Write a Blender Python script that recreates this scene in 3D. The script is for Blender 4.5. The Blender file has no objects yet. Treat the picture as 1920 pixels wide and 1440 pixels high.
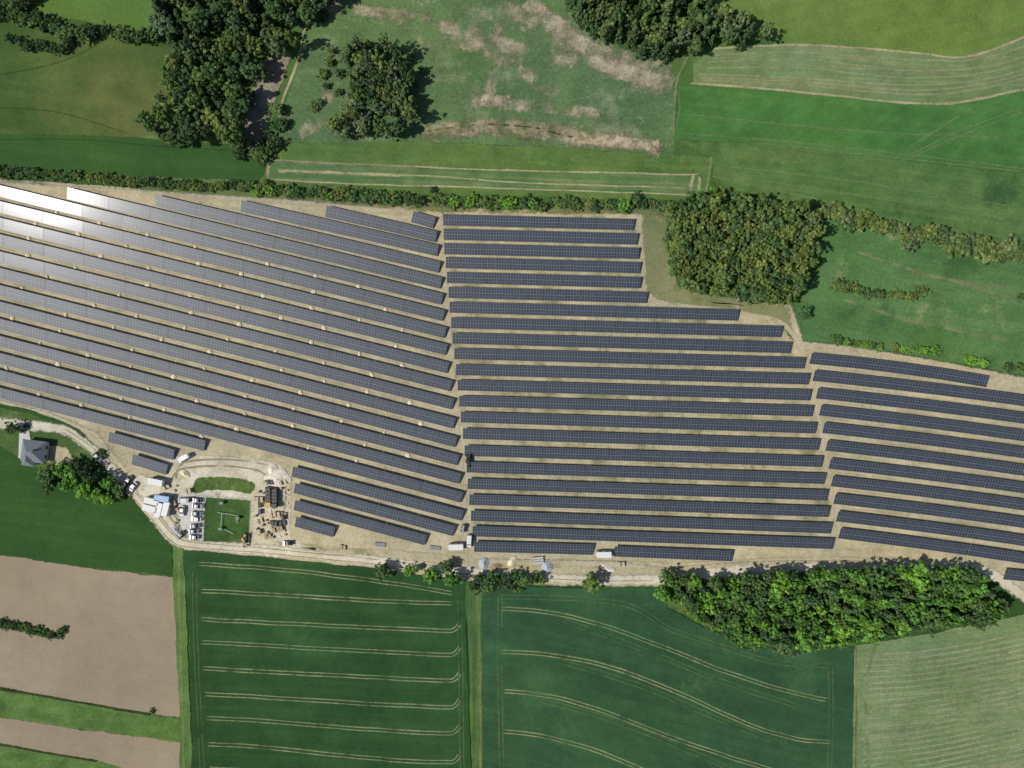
import bpy, math, random
from mathutils import Vector, noise, Matrix
from mathutils.geometry import tessellate_polygon
R=random.Random(7)
S=0.224; H=290.0; EXPO=1.10
sc=bpy.context.scene
def gp(p,h=0.0):
    k=1-h/H
    return ((p[0]-960)*S*k,(720-p[1])*S*k)
def s2l(v):
    v/=255.0
    return v/12.92 if v<=0.04045 else ((v+0.055)/1.055)**2.4
def col(c,e=EXPO):
    r,g,b=c
    if g>r+4: r+=0.17*(g-r); b+=0.13*(g-b)
    return (s2l(r)/e,s2l(g)/e,s2l(b)/e,1)
# ---------------------------------------------------------------- materials
def newmat(name):
    m=bpy.data.materials.new(name); m.use_nodes=True
    nt=m.node_tree; nt.nodes.clear()
    return m,nt
class G:
    def __init__(s,nt): s.nt=nt
    def n(s,t,**k):
        x=s.nt.nodes.new(t)
        for a,b in k.items(): setattr(x,a,b)
        return x
    def l(s,a,b): s.nt.links.new(a,b)
    def val(s,sock,v):
        if isinstance(v,bpy.types.NodeSocket): s.l(v,sock)
        else: sock.default_value=v
    def math(s,op,a,b=None,c=None,clamp=False):
        x=s.n('ShaderNodeMath',operation=op); x.use_clamp=clamp
        s.val(x.inputs[0],a)
        if b is not None: s.val(x.inputs[1],b)
        if c is not None: s.val(x.inputs[2],c)
        return x.outputs[0]
    def mix(s,f,a,b,mode='MIX'):
        x=s.n('ShaderNodeMix',data_type='RGBA',blend_type=mode)
        s.val(x.inputs[0],f); s.val(x.inputs[6],a); s.val(x.inputs[7],b)
        return x.outputs[2]
    def noise(s,vec,scale,detail=4,rough=0.55,dist=0.0):
        x=s.n('ShaderNodeTexNoise'); s.l(vec,x.inputs['Vector'])
        x.inputs['Scale'].default_value=scale; x.inputs['Detail'].default_value=detail
        x.inputs['Roughness'].default_value=rough; x.inputs['Distortion'].default_value=dist
        return x.outputs['Fac']
    def rng(s,v,a,b,c=0.0,d=1.0,smooth=True):
        x=s.n('ShaderNodeMapRange'); x.interpolation_type='SMOOTHSTEP' if smooth else 'LINEAR'
        s.val(x.inputs[0],v); x.inputs[1].default_value=a; x.inputs[2].default_value=b
        x.inputs[3].default_value=c; x.inputs[4].default_value=d
        return x.outputs[0]
    def mapping(s,vec,rot=0.0,scale=(1,1,1),loc=(0,0,0)):
        a=s.n('ShaderNodeMapping'); s.l(vec,a.inputs['Vector'])
        a.inputs['Rotation'].default_value=(0,0,rot); a.inputs['Location'].default_value=loc
        b=s.n('ShaderNodeVectorMath',operation='MULTIPLY'); s.l(a.outputs[0],b.inputs[0]); b.inputs[1].default_value=scale
        return b.outputs[0]
def field_mat(name,cA,cB,big=0.03,streaks=(),patches=(),fine=0.22,feather=True,holes=None,opacity=1.0,bump=0.3,seed=0.0):
    m,nt=newmat(name); g=G(nt)
    geo=g.n('ShaderNodeNewGeometry'); P=geo.outputs['Position']
    P=g.mapping(P,0,(1,1,1),(seed*37.1,seed*91.7,0))
    f=g.rng(g.noise(P,big,7,0.62),0.36,0.64)
    c=g.mix(f,col(cA),col(cB))
    for (ang,per,amt,sc_) in streaks:
        v=g.mapping(P,-math.radians(ang),(0.012,1.0/per,1))
        s=g.rng(g.noise(v,1.0,3,0.6,0.3),0.45,0.62)
        br=g.rng(g.noise(P,0.05,4,0.6),0.3,0.65,0.35,1.0)
        c=g.mix(g.math('MULTIPLY',g.math('MULTIPLY',s,br),amt),c,col(sc_))
    for i,(pc,psc,lo,hi) in enumerate(patches):
        Q=g.mapping(P,0,(1,1,1),(17*i+5,31*i,0))
        s=g.rng(g.noise(Q,psc,8,0.68),lo,hi)
        c=g.mix(s,c,col(pc))
    hv=g.rng(g.noise(g.mapping(P,0.3,(1,1,1),(211,87,0)),0.011,5,0.6),0.38,0.64)
    warm=(1.13,1.06,0.98,1) if cA[1]>cA[0] else (1.04,1.03,1.0,1)
    c=g.mix(1.0,c,g.mix(hv,(0.92,0.95,0.99,1),warm),'MULTIPLY')
    fn=g.noise(P,0.9,5,0.75)
    fm=g.noise(P,0.12,5,0.65)
    k=g.math('ADD',g.rng(fn,0.3,0.7,1-fine*0.9,1+fine*0.9,False),g.rng(fm,0.3,0.7,-fine*0.6-.04,fine*0.6+.04,False))
    kc=g.n('ShaderNodeCombineColor'); [g.l(k,kc.inputs[i]) for i in range(3)]
    c=g.mix(1.0,c,kc.outputs[0],'MULTIPLY')
    b=g.n('ShaderNodeBsdfPrincipled'); g.l(c,b.inputs['Base Color']); b.inputs['Roughness'].default_value=0.95
    b.inputs['Specular IOR Level'].default_value=0.15
    bp=g.n('ShaderNodeBump'); bp.inputs['Strength'].default_value=bump; bp.inputs['Distance'].default_value=0.5
    g.l(fn,bp.inputs['Height']); g.l(bp.outputs[0],b.inputs['Normal'])
    out=g.n('ShaderNodeOutputMaterial'); sh=b.outputs[0]
    if feather:
        at=g.n('ShaderNodeAttribute',attribute_name='edge')
        nn=g.noise(P,0.55,5,0.7)
        e=g.math('ADD',at.outputs['Fac'],g.math('MULTIPLY',g.math('SUBTRACT',nn,0.5),1.1))
        a=g.rng(e,0.28,0.62)
        a=g.math('MULTIPLY',a,g.rng(at.outputs['Fac'],0.0,0.2))
        if holes:
            hs,lo,hi=holes
            a=g.math('MULTIPLY',a,g.rng(g.noise(P,hs,6,0.65),lo,hi))
        a=g.math('MULTIPLY',a,opacity)
        tr=g.n('ShaderNodeBsdfTransparent'); mx=g.n('ShaderNodeMixShader')
        g.l(a,mx.inputs[0]); g.l(tr.outputs[0],mx.inputs[1]); g.l(sh,mx.inputs[2]); sh=mx.outputs[0]
    g.l(sh,out.inputs[0])
    return m
def plain(name,c,rough=0.6,metal=0.0,var=0.12,scale=2.0,spec=0.4,lin=False):
    m,nt=newmat(name); g=G(nt)
    tc=g.n('ShaderNodeTexCoord')
    n=g.noise(tc.outputs['Object'],scale,5,0.6)
    k=g.rng(n,0.3,0.7,1-var,1+var,False)
    kc=g.n('ShaderNodeCombineColor'); [g.l(k,kc.inputs[i]) for i in range(3)]
    cc=tuple(c)+(1,) if lin else col(c)
    b=g.n('ShaderNodeBsdfPrincipled'); g.l(g.mix(1.0,cc,kc.outputs[0],'MULTIPLY'),b.inputs['Base Color'])
    b.inputs['Roughness'].default_value=rough; b.inputs['Metallic'].default_value=metal
    b.inputs['Specular IOR Level'].default_value=spec
    o=g.n('ShaderNodeOutputMaterial'); g.l(b.outputs[0],o.inputs[0])
    return m
# ---------------------------------------------------------------- mesh builder
class MB:
    def __init__(s): s.v=[]; s.f=[]; s.m=[]; s.T=Matrix.Identity(4)
    def add(s,vs,fs,mi=0):
        o=len(s.v); s.v+= [tuple(s.T@Vector(p)) for p in vs]
        for f in fs: s.f.append([i+o for i in f]); s.m.append(mi)
    def box(s,c,d,mi=0,rz=0,top=1.0,ry=0):
        x,y,z=[k/2 for k in d]; vs=[]
        M=Matrix.Rotation(rz,4,'Z')@Matrix.Rotation(ry,4,'Y')
        for sz in(-1,1):
            t=top if sz>0 else 1
            for sx,sy in((-1,-1),(1,-1),(1,1),(-1,1)):
                vs.append(tuple(M@Vector((sx*x*t,sy*y*t,sz*z))+Vector(c)))
        s.add(vs,[(3,2,1,0),(4,5,6,7),(0,1,5,4),(1,2,6,5),(2,3,7,6),(3,0,4,7)],mi)
    def cyl(s,c,r,h,mi=0,axis='Z',n=12,r2=None):
        r2=r if r2 is None else r2; vs=[]
        for k,(rr,z) in enumerate(((r,-h/2),(r2,h/2))):
            for i in range(n):
                a=2*math.pi*i/n; p=(rr*math.cos(a),rr*math.sin(a),z)
                if axis=='Y': p=(p[0],p[2],p[1])
                if axis=='X': p=(p[2],p[0],p[1])
                vs.append((p[0]+c[0],p[1]+c[1],p[2]+c[2]))
        fs=[(i,(i+1)%n,n+(i+1)%n,n+i) for i in range(n)]+[tuple(range(n)),tuple(range(n,2*n))]
        s.add(vs,fs,mi)
    def obj(s,name,mats,loc=(0,0,0),rz=0,parent=None):
        me=bpy.data.meshes.new(name); me.from_pydata(s.v,[],s.f)
        for m in mats: me.materials.append(m)
        me.polygons.foreach_set('material_index',s.m); me.update()
        o=bpy.data.objects.new(name,me); sc.collection.objects.link(o)
        o.location=loc; o.rotation_euler=(0,0,rz)
        if parent: o.parent=parent
        return o
def empty(name,loc=(0,0,0),rz=0):
    e=bpy.data.objects.new(name,None); sc.collection.objects.link(e); e.location=loc; e.rotation_euler=(0,0,rz); return e
# ---------------------------------------------------------------- ground sheets
ZL=[0.0]
def nextz():
    ZL[0]+=0.008; return ZL[0]
def resample(pts,step,closed):
    out=[]; n=len(pts)
    for i in range(n if closed else n-1):
        a=Vector(pts[i]); b=Vector(pts[(i+1)%n]); L=(b-a).length; k=max(1,int(L/step))
        for j in range(k): out.append(a.lerp(b,j/k))
    if not closed: out.append(Vector(pts[-1]))
    return out
def catmull(pts,sub=8,closed=False):
    P=[Vector(p) for p in pts]; n=len(P); out=[]
    rngi=range(n) if closed else range(n-1)
    for i in rngi:
        if closed: p0,p1,p2,p3=P[i-1],P[i],P[(i+1)%n],P[(i+2)%n]
        else: p0=P[max(i-1,0)];p1=P[i];p2=P[i+1];p3=P[min(i+2,n-1)]
        for j in range(sub):
            t=j/sub
            out.append(0.5*((2*p1)+(p2-p0)*t+(2*p0-5*p1+4*p2-p3)*t*t+(3*p1-p0-3*p2+p3)*t**3))
    if not closed: out.append(P[-1])
    return out
def sheet(name,px,mat,feather=1.2,jit=0.6,smooth=False):
    pts=[Vector(gp(p)) for p in px]
    if smooth: pts=catmull(pts,6,True)
    pts=resample(pts,2.5,True)
    area=sum(pts[i-1].x*pts[i].y-pts[i].x*pts[i-1].y for i in range(len(pts)))
    if area<0: pts.reverse()
    q=[]
    for p in pts:
        w=noise.noise_vector(Vector((p.x*0.12,p.y*0.12,len(px))))
        q.append(p+Vector((w.x,w.y))*jit)
    n=len(q); nor=[]
    for i in range(n):
        t=(q[(i+1)%n]-q[i-1]); t=t.normalized() if t.length>1e-6 else Vector((1,0)); nor.append(Vector((-t.y,t.x)))
    inner=[q[i]+nor[i]*feather*0.5 for i in range(n)]; outer=[q[i]-nor[i]*feather*0.5 for i in range(n)]
    z=nextz()
    vs=[(p.x,p.y,z) for p in outer]+[(p.x,p.y,z) for p in inner]
    fs=[(i,(i+1)%n,n+(i+1)%n,n+i) for i in range(n)]
    tris=tessellate_polygon([[Vector((p.x,p.y,0)) for p in inner]])
    for t in tris:
        a,b,c=[inner[k] for k in t]
        cr=(b-a).x*(c-a).y-(b-a).y*(c-a).x
        tt=tuple(k+n for k in t)
        fs.append(tt if cr>0 else tt[::-1])
    me=bpy.data.meshes.new(name); me.from_pydata(vs,[],fs)
    at=me.attributes.new('edge','FLOAT','POINT'); at.data.foreach_set('value',[0.0]*n+[1.0]*n)
    me.materials.append(mat); me.update()
    o=bpy.data.objects.new(name,me); sc.collection.objects.link(o); return o
def ribbons(name,lines,width,mat,smooth=True,jit=0.25):
    vs=[];fs=[];ed=[]; z=nextz()
    for li,px in enumerate(lines):
        pts=[Vector(gp(p)) for p in px]
        if smooth and len(pts)>2: pts=catmull(pts,8)
        pts=resample(pts,2.0,False)
        n=len(pts); o=len(vs); zz=z+0.0006*(li%8)
        for i,p in enumerate(pts):
            t=(pts[min(i+1,n-1)]-pts[max(i-1,0)]).normalized(); nn=Vector((-t.y,t.x))
            w=noise.noise_vector(Vector((p.x*0.1,p.y*0.1,3.3))); c=p+Vector((w.x,w.y))*jit
            ww=width*0.5*(1+0.35*noise.noise(Vector((p.x*0.08,p.y*0.08,9.1))))
            e=1.0 if 0<i<n-1 else 0.0
            for k,x in((-1,0.0),(0,e),(1,0.0)):
                vs.append((c.x+nn.x*ww*k,c.y+nn.y*ww*k,zz)); ed.append(x)
        for i in range(n-1):
            a=o+i*3
            fs+=[(a,a+3,a+4,a+1),(a+1,a+4,a+5,a+2)]
    me=bpy.data.meshes.new(name); me.from_pydata(vs,[],fs)
    at=me.attributes.new('edge','FLOAT','POINT'); at.data.foreach_set('value',ed)
    me.materials.append(mat); me.update()
    import bmesh
    bm=bmesh.new(); bm.from_mesh(me)
    for f in bm.faces:
        f.normal_update()
        if f.normal.z<0: f.normal_flip()
    bm.to_mesh(me); bm.free()
    o=bpy.data.objects.new(name,me); sc.collection.objects.link(o); return o
m_base=field_mat('meadow_grass',(70,108,45),(56,92,36),0.01,patches=(((96,118,60),0.004,0.5,0.56),((44,80,32),0.006,0.52,0.58)),feather=False)
me=bpy.data.meshes.new('ground'); me.from_pydata([(-5000,-5000,0),(5000,-5000,0),(5000,5000,0),(-5000,5000,0)],[],[(0,1,2,3)])
me.materials.append(m_base); o=bpy.data.objects.new('ground',me); sc.collection.objects.link(o)

sheet('pasture_field',[(-400,-300),(340,-300),(340,130),(300,250),(250,258),(-400,238)],
  field_mat('pasture',(74,98,42),(56,88,34),0.02,streaks=((-8,6,0.3,(88,108,54)),),patches=(((92,102,50),0.015,0.5,0.66),)))
sheet('pasture_field',[(50,-300),(345,-300),(320,40),(285,60),(200,50),(110,30),(50,22)],field_mat('pasture_light',(88,122,48),(78,112,42),0.03))
sheet('grass_field',[(-400,238),(250,258),(440,272),(530,258),(520,300),(490,340),(-400,296)],
  field_mat('grass_dark',(50,90,36),(42,82,32),0.03,streaks=((-6,5,0.35,(62,100,44)),)))
sheet('meadow',[(570,-300),(1040,-300),(1060,20),(1130,75),(1225,112),(1264,150),(1264,292),(1000,275),(790,268),(515,270),(535,200),(565,90)],
  field_mat('meadow_rough',(88,118,70),(68,102,54),0.03,patches=(((120,134,96),0.03,0.50,0.66),((158,152,124),0.07,0.585,0.74),((54,86,44),0.05,0.58,0.7),((112,128,88),0.25,0.55,0.7)),fine=0.40))
sheet('meadow_strip',[(515,268),(790,266),(1000,275),(1264,290),(1335,296),(1330,350),(1290,376),(840,366),(480,345),(495,330)],
  field_mat('meadow_strip',(70,106,46),(84,114,50),0.04,streaks=((-3,4,0.4,(100,122,58)),),patches=(((118,128,58),0.06,0.58,0.72),),fine=.26))
sheet('cereal_field',[(1330,-300),(2320,-300),(2320,20),(1960,50),(1880,86),(1800,108),(1700,98),(1560,86),(1450,84),(1445,45),(1330,5)],
  field_mat('cereal_light',(96,124,52),(86,116,46),0.02,streaks=((10,5,0.3,(110,132,66)),(12,2,0.2,(80,108,42)))))
sheet('mown_field',[(1300,120),(1340,92),(1450,85),(1560,87),(1700,99),(1800,109),(1880,88),(1960,52),(2320,-20),(2320,130),(1920,172),(1760,196),(1560,180),(1300,160)],
  field_mat('mown',(96,124,70),(108,132,82),0.03,streaks=((-3,2.6,0.5,(142,146,106)),(-5,7,0.4,(80,112,54)))))
sheet('grass_field',[(1272,162),(1300,160),(1560,180),(1760,196),(1920,172),(2320,130),(2320,330),(1920,326),(1600,290),(1420,268),(1265,262)],
  field_mat('grass_bright',(62,116,48),(54,106,42),0.02,streaks=((-6,4,0.4,(80,128,62)),(12,9,0.3,(54,100,42)),(38,3,.2,(84,130,64))),fine=0.2))
sheet('grass_field',[(1264,262),(1420,268),(1600,290),(1920,326),(2320,360),(2320,470),(1920,450),(1760,440),(1560,392),(1340,352),(1335,296)],
  field_mat('grass_mottled',(70,108,50),(80,114,54),0.03,streaks=((-7,5,0.5,(102,124,66)),(-7,1.5,.3,(58,96,42))),patches=(((56,92,44),0.04,0.54,0.68),),fine=.26))
sheet('meadow',[(1540,390),(1760,440),(2320,500),(2320,760),(1920,705),(1680,660),(1500,640),(1490,580),(1540,500)],
  field_mat('meadow_right',(76,120,62),(64,108,52),0.03,streaks=((-10,5,0.4,(102,130,80)),),patches=(((118,136,90),0.05,0.56,0.72),((56,96,48),0.04,0.54,0.68)),fine=0.32))
m_tanline=field_mat('bare_soil_line',(182,172,136),(156,150,112),0.1,holes=(0.25,0.25,0.45),opacity=0.85)
m_tanfaint=field_mat('bare_soil_faint',(156,154,116),(128,138,90),0.1,holes=(0.12,0.3,0.55),opacity=0.45)
sheet('crop_plot',[(508,300),(900,318),(1318,328),(1308,366),(900,352),(502,338)],field_mat('crop_plot',(70,108,54),(86,118,64),0.05,streaks=((-2.5,2.5,0.5,(126,138,92)),)),feather=1.0)
ribbons('soil_track',[[(506,300),(700,309),(900,318),(1100,323),(1316,328)],[(505,337),(700,346),(900,352),(1100,359),(1306,365)],[(512,318),(700,326),(830,332),(1000,344),(1290,352)]],1.2,m_tanline)
ribbons('soil_track',[[(1300,328),(1295,350),(1300,366)],[(1312,328),(1310,366)],[(505,300),(500,338)],[(520,322),(600,322),(760,330)]],2.2,m_tanline)
ribbons('soil_track',[[(515,302),(700,311),(780,315)],[(1230,350),(1270,352),(1300,356)]],3.0,m_tanfaint)
m_patch=field_mat('dry_grass',(174,164,138),(142,140,106),0.1,holes=(0.11,0.40,0.62),opacity=0.85,fine=0.4)
ribbons('dry_grass_patch',[[(900,10),(1020,50),(1110,95),(1200,140),(1262,165)],[(1030,90),(1120,110),(1262,140)]],19,m_patch)
ribbons('dry_grass_patch',[[(985,0),(1060,60),(1130,110)],[(1100,112),(1180,138),(1256,156)]],12,field_mat('dry_grass_dense',(184,172,148),(156,148,118),0.1,holes=(0.16,0.30,0.58),opacity=0.9,fine=.4))
ribbons('dry_grass_patch',[[(600,10),(800,40),(1000,100)],[(880,190),(1000,200),(1130,215)],[(940,20),(935,90),(915,190)],[(700,30),(860,60),(980,120)],[(800,80),(900,90),(1050,180)],[(620,150),(600,220),(560,255)]],9,m_patch)
ribbons('drainage_ditch',[[(790,250),(860,242),(950,240),(1060,252),(1100,262),(1170,264),(1245,282)]],12,field_mat('reeds',(158,148,120),(114,114,80),0.15,holes=(0.16,0.28,0.54),opacity=0.9,fine=0.5))
ribbons('drainage_ditch',[[(800,246),(900,234),(1000,240),(1070,256),(1200,270)]],1.3,field_mat('ditch_dark',(74,82,46),(60,76,40),0.15,holes=(0.2,0.42,0.6),opacity=.8))
ribbons('dry_grass_patch',[[(1072,258),(1120,263),(1240,274)],[(895,188),(960,190)]],9,field_mat('clay',(180,162,136),(158,148,116),0.15,holes=(0.2,0.32,0.56),fine=.45))
sheet('reed_bed',[(482,125),(515,105),(546,98),(535,140),(518,185),(505,225),(497,262),(462,268),(462,215),(472,175)],
  field_mat('reed_bed',(148,142,124),(126,121,100),0.1,patches=(((96,96,70),0.2,0.55,0.7),),fine=0.45),smooth=True)
ribbons('grass_path',[[(583,30),(570,60),(560,110),(545,150),(530,190),(522,240)]],1.8,m_tanline)
ribbons('field_margin',[[(1290,156),(1420,165),(1560,179),(1760,195),(1920,168),(2150,130)],[(1330,92),(1500,84),(1700,98),(1800,108),(1880,86),(1960,50)]],1.7,m_tanline)
m_mownline=field_mat('mown_line',(160,160,122),(136,146,100),0.1,holes=(0.1,0.28,0.52),opacity=0.75)
ribbons('tractor_track',[[(1300,140),(1480,146),(1700,160),(1850,148),(1990,110)],[(1320,118),(1500,112),(1700,132),(1850,125),(1990,85)],[(1310,150),(1500,160),(1720,178),(1860,162),(1990,125)],[(1330,104),(1500,98),(1700,112),(1840,110),(1990,62)],[(1320,128),(1500,128),(1700,146),(1850,136),(1990,97)],[(1308,145),(1500,154),(1710,170),(1855,155),(1990,118)]],1.6,m_mownline)
ribbons('tractor_track',[[(1275,250),(1500,268),(1700,290),(1990,325)],[(1290,215),(1600,245),(1900,260)],[(1700,300),(1800,255),(1920,210),(2010,180)],[(1690,300),(1790,250),(1920,200)],[(1330,330),(1560,380),(1760,430),(1990,455)],[(1265,160),(1275,200),(1262,262)],[(1420,268),(1600,288),(1920,322)],[(1700,280),(1840,190)],[(1350,310),(1600,340),(1920,390)],[(1345,325),(1600,365),(1920,415)]],1.3,field_mat('wheel_marks_pale',(106,136,80),(92,126,68),0.1,holes=(0.1,0.28,0.48),opacity=0.75))
ribbons('grass_path',[[(1290,105),(1268,160),(1262,260)],[(1335,290),(1322,370)]],2.2,field_mat('lane',(104,130,74),(120,136,90),0.1,opacity=0.8))
ribbons('tractor_track',[[(1700,512),(1780,525),(1870,552),(1990,580)],[(1580,560),(1700,600),(1900,640)],[(1600,470),(1760,520),(1900,540)]],2.2,m_tanfaint)
ribbons('tractor_track',[[(-60,262),(150,262),(300,275),(480,285)],[(-60,150),(100,120),(200,75)],[(-60,200),(100,210),(240,250)]],1.0,field_mat('track_dark',(48,76,34),(54,82,36),0.1,opacity=0.35))
# --- solar site soil
m_soil=field_mat('site_soil',(188,175,142),(173,161,128),0.05,
   streaks=((-3,1.6,0.4,(198,186,153)),(-12,3.0,0.3,(155,150,116))),
   patches=(((150,152,110),0.035,0.53,0.75),((148,150,110),0.12,0.58,0.76)),fine=0.24)
sheet('bare_soil_ground',[(-400,300),(0,342),(120,352),(300,362),(500,374),(820,390),(1040,394),(1200,396),(1250,400),(1256,470),(1266,535),(1330,556),(1480,572),(1492,600),(1505,642),(1600,652),(1760,678),(1850,695),(1940,712),(2320,780),
   (2320,1160),(1960,1130),(1920,1112),(1840,1076),(1600,1068),(1400,1080),(1240,1096),(1100,1098),(890,1090),(700,1066),(340,1040),(315,1010),(262,950),(200,870),(160,812),(90,775),(0,752),(-400,640)],m_soil,feather=2.5)
m_oliv=field_mat('sparse_grass',(146,146,102),(124,131,82),0.06,patches=(((104,120,66),0.08,0.5,0.66),),holes=(0.05,0.3,0.5),opacity=0.8)
sheet('sparse_grass_ground',[(1205,402),(1250,402),(1256,470),(1266,535),(1330,558),(1478,575),(1488,640),(1460,605),(1385,580),(1240,570),(1215,545),(1205,500)],m_oliv,feather=4)
m_weed=field_mat('weeds',(136,144,94),(122,134,80),0.08,holes=(0.09,0.46,0.70),opacity=0.6,fine=0.3)
sheet('weed_patch',[(830,400),(1200,410),(1210,560),(1380,600),(1480,650),(1520,740),(1550,900),(1560,1020),(880,1000),(850,700)],m_weed,feather=6)
sheet('weed_patch',[(480,350),(840,372),(1250,388),(1250,402),(840,398),(480,372)],field_mat('verge',(98,118,58),(116,124,72),0.06,holes=(0.06,0.35,0.55),opacity=0.9),feather=3)
m_pale=field_mat('compacted_soil',(205,192,160),(190,178,145),0.06,holes=(0.08,0.3,0.5),opacity=0.75)
ribbons('dirt_track',[[(824,396),(830,480),(840,600),(850,720),(860,840),(870,940),(874,1062)],[(1195,400),(1206,500),(1214,560),(1390,588),(1470,610),(1512,680),(1530,760),(1552,880),(1566,1000),(1572,1060)]],3.8,m_pale)
ribbons('dirt_track',[[(-80,335),(150,350),(320,364),(560,380),(760,400),(822,402)],[(1500,645),(1600,655),(1760,683),(1860,702),(1990,730)],[(-80,735),(60,768),(150,800),(205,850),(240,870)]],3.4,m_pale)
m_yard=field_mat('yard_gravel',(204,196,174),(188,178,152),0.08,streaks=((30,2,0.25,(210,202,180)),),patches=(((160,148,120),0.12,0.56,0.7),))
sheet('site_yard',[(300,860),(350,852),(440,858),(520,868),(546,890),(545,1010),(600,1030),(500,1034),(360,1026),(318,1000),(262,940),(245,905),(262,890),(300,905),(318,885)],m_yard,feather=2.5)
m_lightgr=field_mat('light_gravel',(204,200,190),(188,184,172),0.1)
sheet('parking_area',[(338,925),(386,928),(384,1012),(352,1008),(335,980)],m_lightgr,feather=2)
m_tyre=field_mat('tyre_tracks',(150,134,100),(138,122,90),0.1,holes=(0.1,0.3,0.5),opacity=0.55)
ribbons('dirt_track',[[(330,900),(345,868),(420,862),(500,872),(535,900),(530,990)],[(322,905),(340,880),(420,874),(488,884),(510,910)],[(345,925),(330,960),(345,1000),(380,1018)],[(300,930),(320,970),(350,1010)]],1.4,m_tyre)
m_mound=field_mat('rough_grass',(80,106,46),(68,96,40),0.2,patches=(((116,122,72),0.3,0.52,0.7),),fine=0.4)
sheet('grass_mound_ground',[(368,900),(400,895),(450,898),(478,908),(470,925),(440,920),(400,918),(366,925)],m_mound,feather=1.5,smooth=True)
sheet('fenced_lawn',[(386,932),(470,938),(468,1016),(430,1018),(382,1014)],field_mat('lawn',(60,94,40),(50,84,34),0.1,patches=(((84,108,54),0.2,0.55,0.7),),fine=.3),feather=0.8,jit=0.2)
ribbons('grass_verge',[[(430,1016),(560,1022),(700,1036),(840,1040)],[(900,1060),(1060,1062),(1200,1068)]],4,m_weed)
# --- lower fields
sheet('crop_field',[(-400,700),(0,756),(70,772),(150,806),(165,830),(240,925),(268,960),(322,1018),(326,1080),(160,1062),(-400,995)],
  field_mat('crop_dark_left',(44,84,32),(38,74,28),0.03,streaks=((-8,3,0.35,(56,96,40)),),fine=0.18))
sheet('garden_lawn',[(-60,752),(60,776),(140,812),(200,870),(238,925),(190,920),(100,890),(60,870),(-60,800)],
  field_mat('garden',(76,104,48),(62,92,38),0.08,patches=(((112,120,70),0.1,0.55,0.7),)))
m_plow=field_mat('plowed',(152,138,116),(145,131,109),0.015,streaks=((-8,1.5,0.18,(160,146,124)),(-8,6,0.15,(136,122,100))),fine=0.08)
sheet('plowed_field',[(-400,990),(0,1040),(160,1064),(324,1082),(334,1200),(340,1345),(160,1318),(0,1286),(-400,1210)],m_plow,feather=1.6)
sheet('grass_strip',[(-400,1212),(0,1288),(160,1320),(338,1346),(341,1392),(160,1368),(0,1345),(-400,1265)],
  field_mat('grass_strip',(74,110,46),(86,120,54),0.06,streaks=((-9,2.5,0.4,(58,90,36)),),fine=.3))
sheet('plowed_field',[(-400,1266),(0,1345),(160,1368),(341,1392),(345,1740),(200,1740),(190,1428),(0,1396),(-400,1310)],m_plow)
sheet('grass_strip',[(-400,1310),(0,1394),(190,1428),(250,1445),(300,1740),(-400,1740)],bpy.data.materials['grass_strip'])
ribbons('field_margin',[[(-60,1280),(100,1308),(240,1332),(285,1340)],[(-60,1385),(30,1400),(190,1428)]],1.8,field_mat('dark_margin',(44,52,28),(60,70,34),0.2,holes=(0.15,0.3,0.5)))  # dark olive lines with noise gaps along the strip edges
sheet('grass_strip',[(324,1020),(345,1024),(352,1200),(372,1740),(338,1740),(338,1345),(330,1180)],
  field_mat('margin_grass',(84,118,56),(66,102,44),0.08,streaks=((88,1.5,0.5,(112,134,80)),)),feather=1)
sheet('crop_field',[(345,1030),(500,1044),(700,1066),(872,1088),(892,1740),(368,1740),(356,1200)],
  field_mat('crop_dark_mid',(38,78,36),(32,68,31),0.02,streaks=((-2.5,2.5,0.4,(48,90,44)),),patches=(((48,90,42),0.03,0.52,0.7),),fine=0.18))
sheet('grass_strip',[(872,1088),(906,1094),(912,1740),(888,1740),(884,1300)],
  field_mat('margin_grass_dark',(66,102,46),(52,88,38),0.08,streaks=((89,1.2,0.5,(98,126,68)),)),feather=1)
sheet('crop_field',[(904,1096),(1100,1104),(1235,1100),(1250,1140),(1300,1165),(1400,1215),(1600,1212),(1602,1740),(908,1740)],
  field_mat('crop_dark_right',(42,84,50),(36,74,44),0.02,streaks=((-14,2.5,0.4,(50,94,56)),),patches=(((54,98,58),0.03,0.52,0.7),),fine=0.18))
sheet('mown_field',[(1606,1210),(1700,1195),(1880,1160),(1925,1150),(2320,1120),(2320,1740),(1606,1740)],
  field_mat('mown_right',(110,134,84),(96,122,70),0.03,streaks=((4,1.4,0.5,(142,150,112)),(5,4,0.35,(86,116,62))),fine=0.26))
ribbons('mown_swaths',[[(1612,1226+k*11),(1720,1222+k*11-k*.4),(1830,1204+k*11-k*.6),(1990,1172+k*11-k*.8)] for k in range(26)],1.5,field_mat('swath',(164,164,128),(126,140,92),0.06,holes=(.09,.25,.48),opacity=.75,fine=.3))
ribbons('field_margin',[[(1603,1212),(1602,1320),(1600,1480),(1598,1700)],[(1640,1205),(1622,1300),(1628,1440),(1630,1600)]],1.8,field_mat('margin_pale',(130,142,98),(104,126,76),0.1,opacity=0.85))
ribbons('field_margin',[[(896,1096),(900,1250),(901,1440),(903,1700)],[(336,1030),(338,1150),(345,1400),(352,1700)]],1.6,field_mat('margin_path',(124,138,88),(100,124,66),0.1,opacity=0.7))
def dbl(line,gap=7.5):
    out=[]
    P=[Vector(p) for p in line]; 
    for s in(-.5,.5):
        q=[]
        for i,p in enumerate(P):
            t=(P[min(i+1,len(P)-1)]-P[max(i-1,0)]).normalized(); q.append(tuple(p+Vector((-t.y,t.x))*gap*s))
        out.append(q)
    return out
m_tram=field_mat('tramline',(156,156,114),(118,134,86),0.06,holes=(0.12,0.25,0.55),opacity=0.85)
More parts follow.
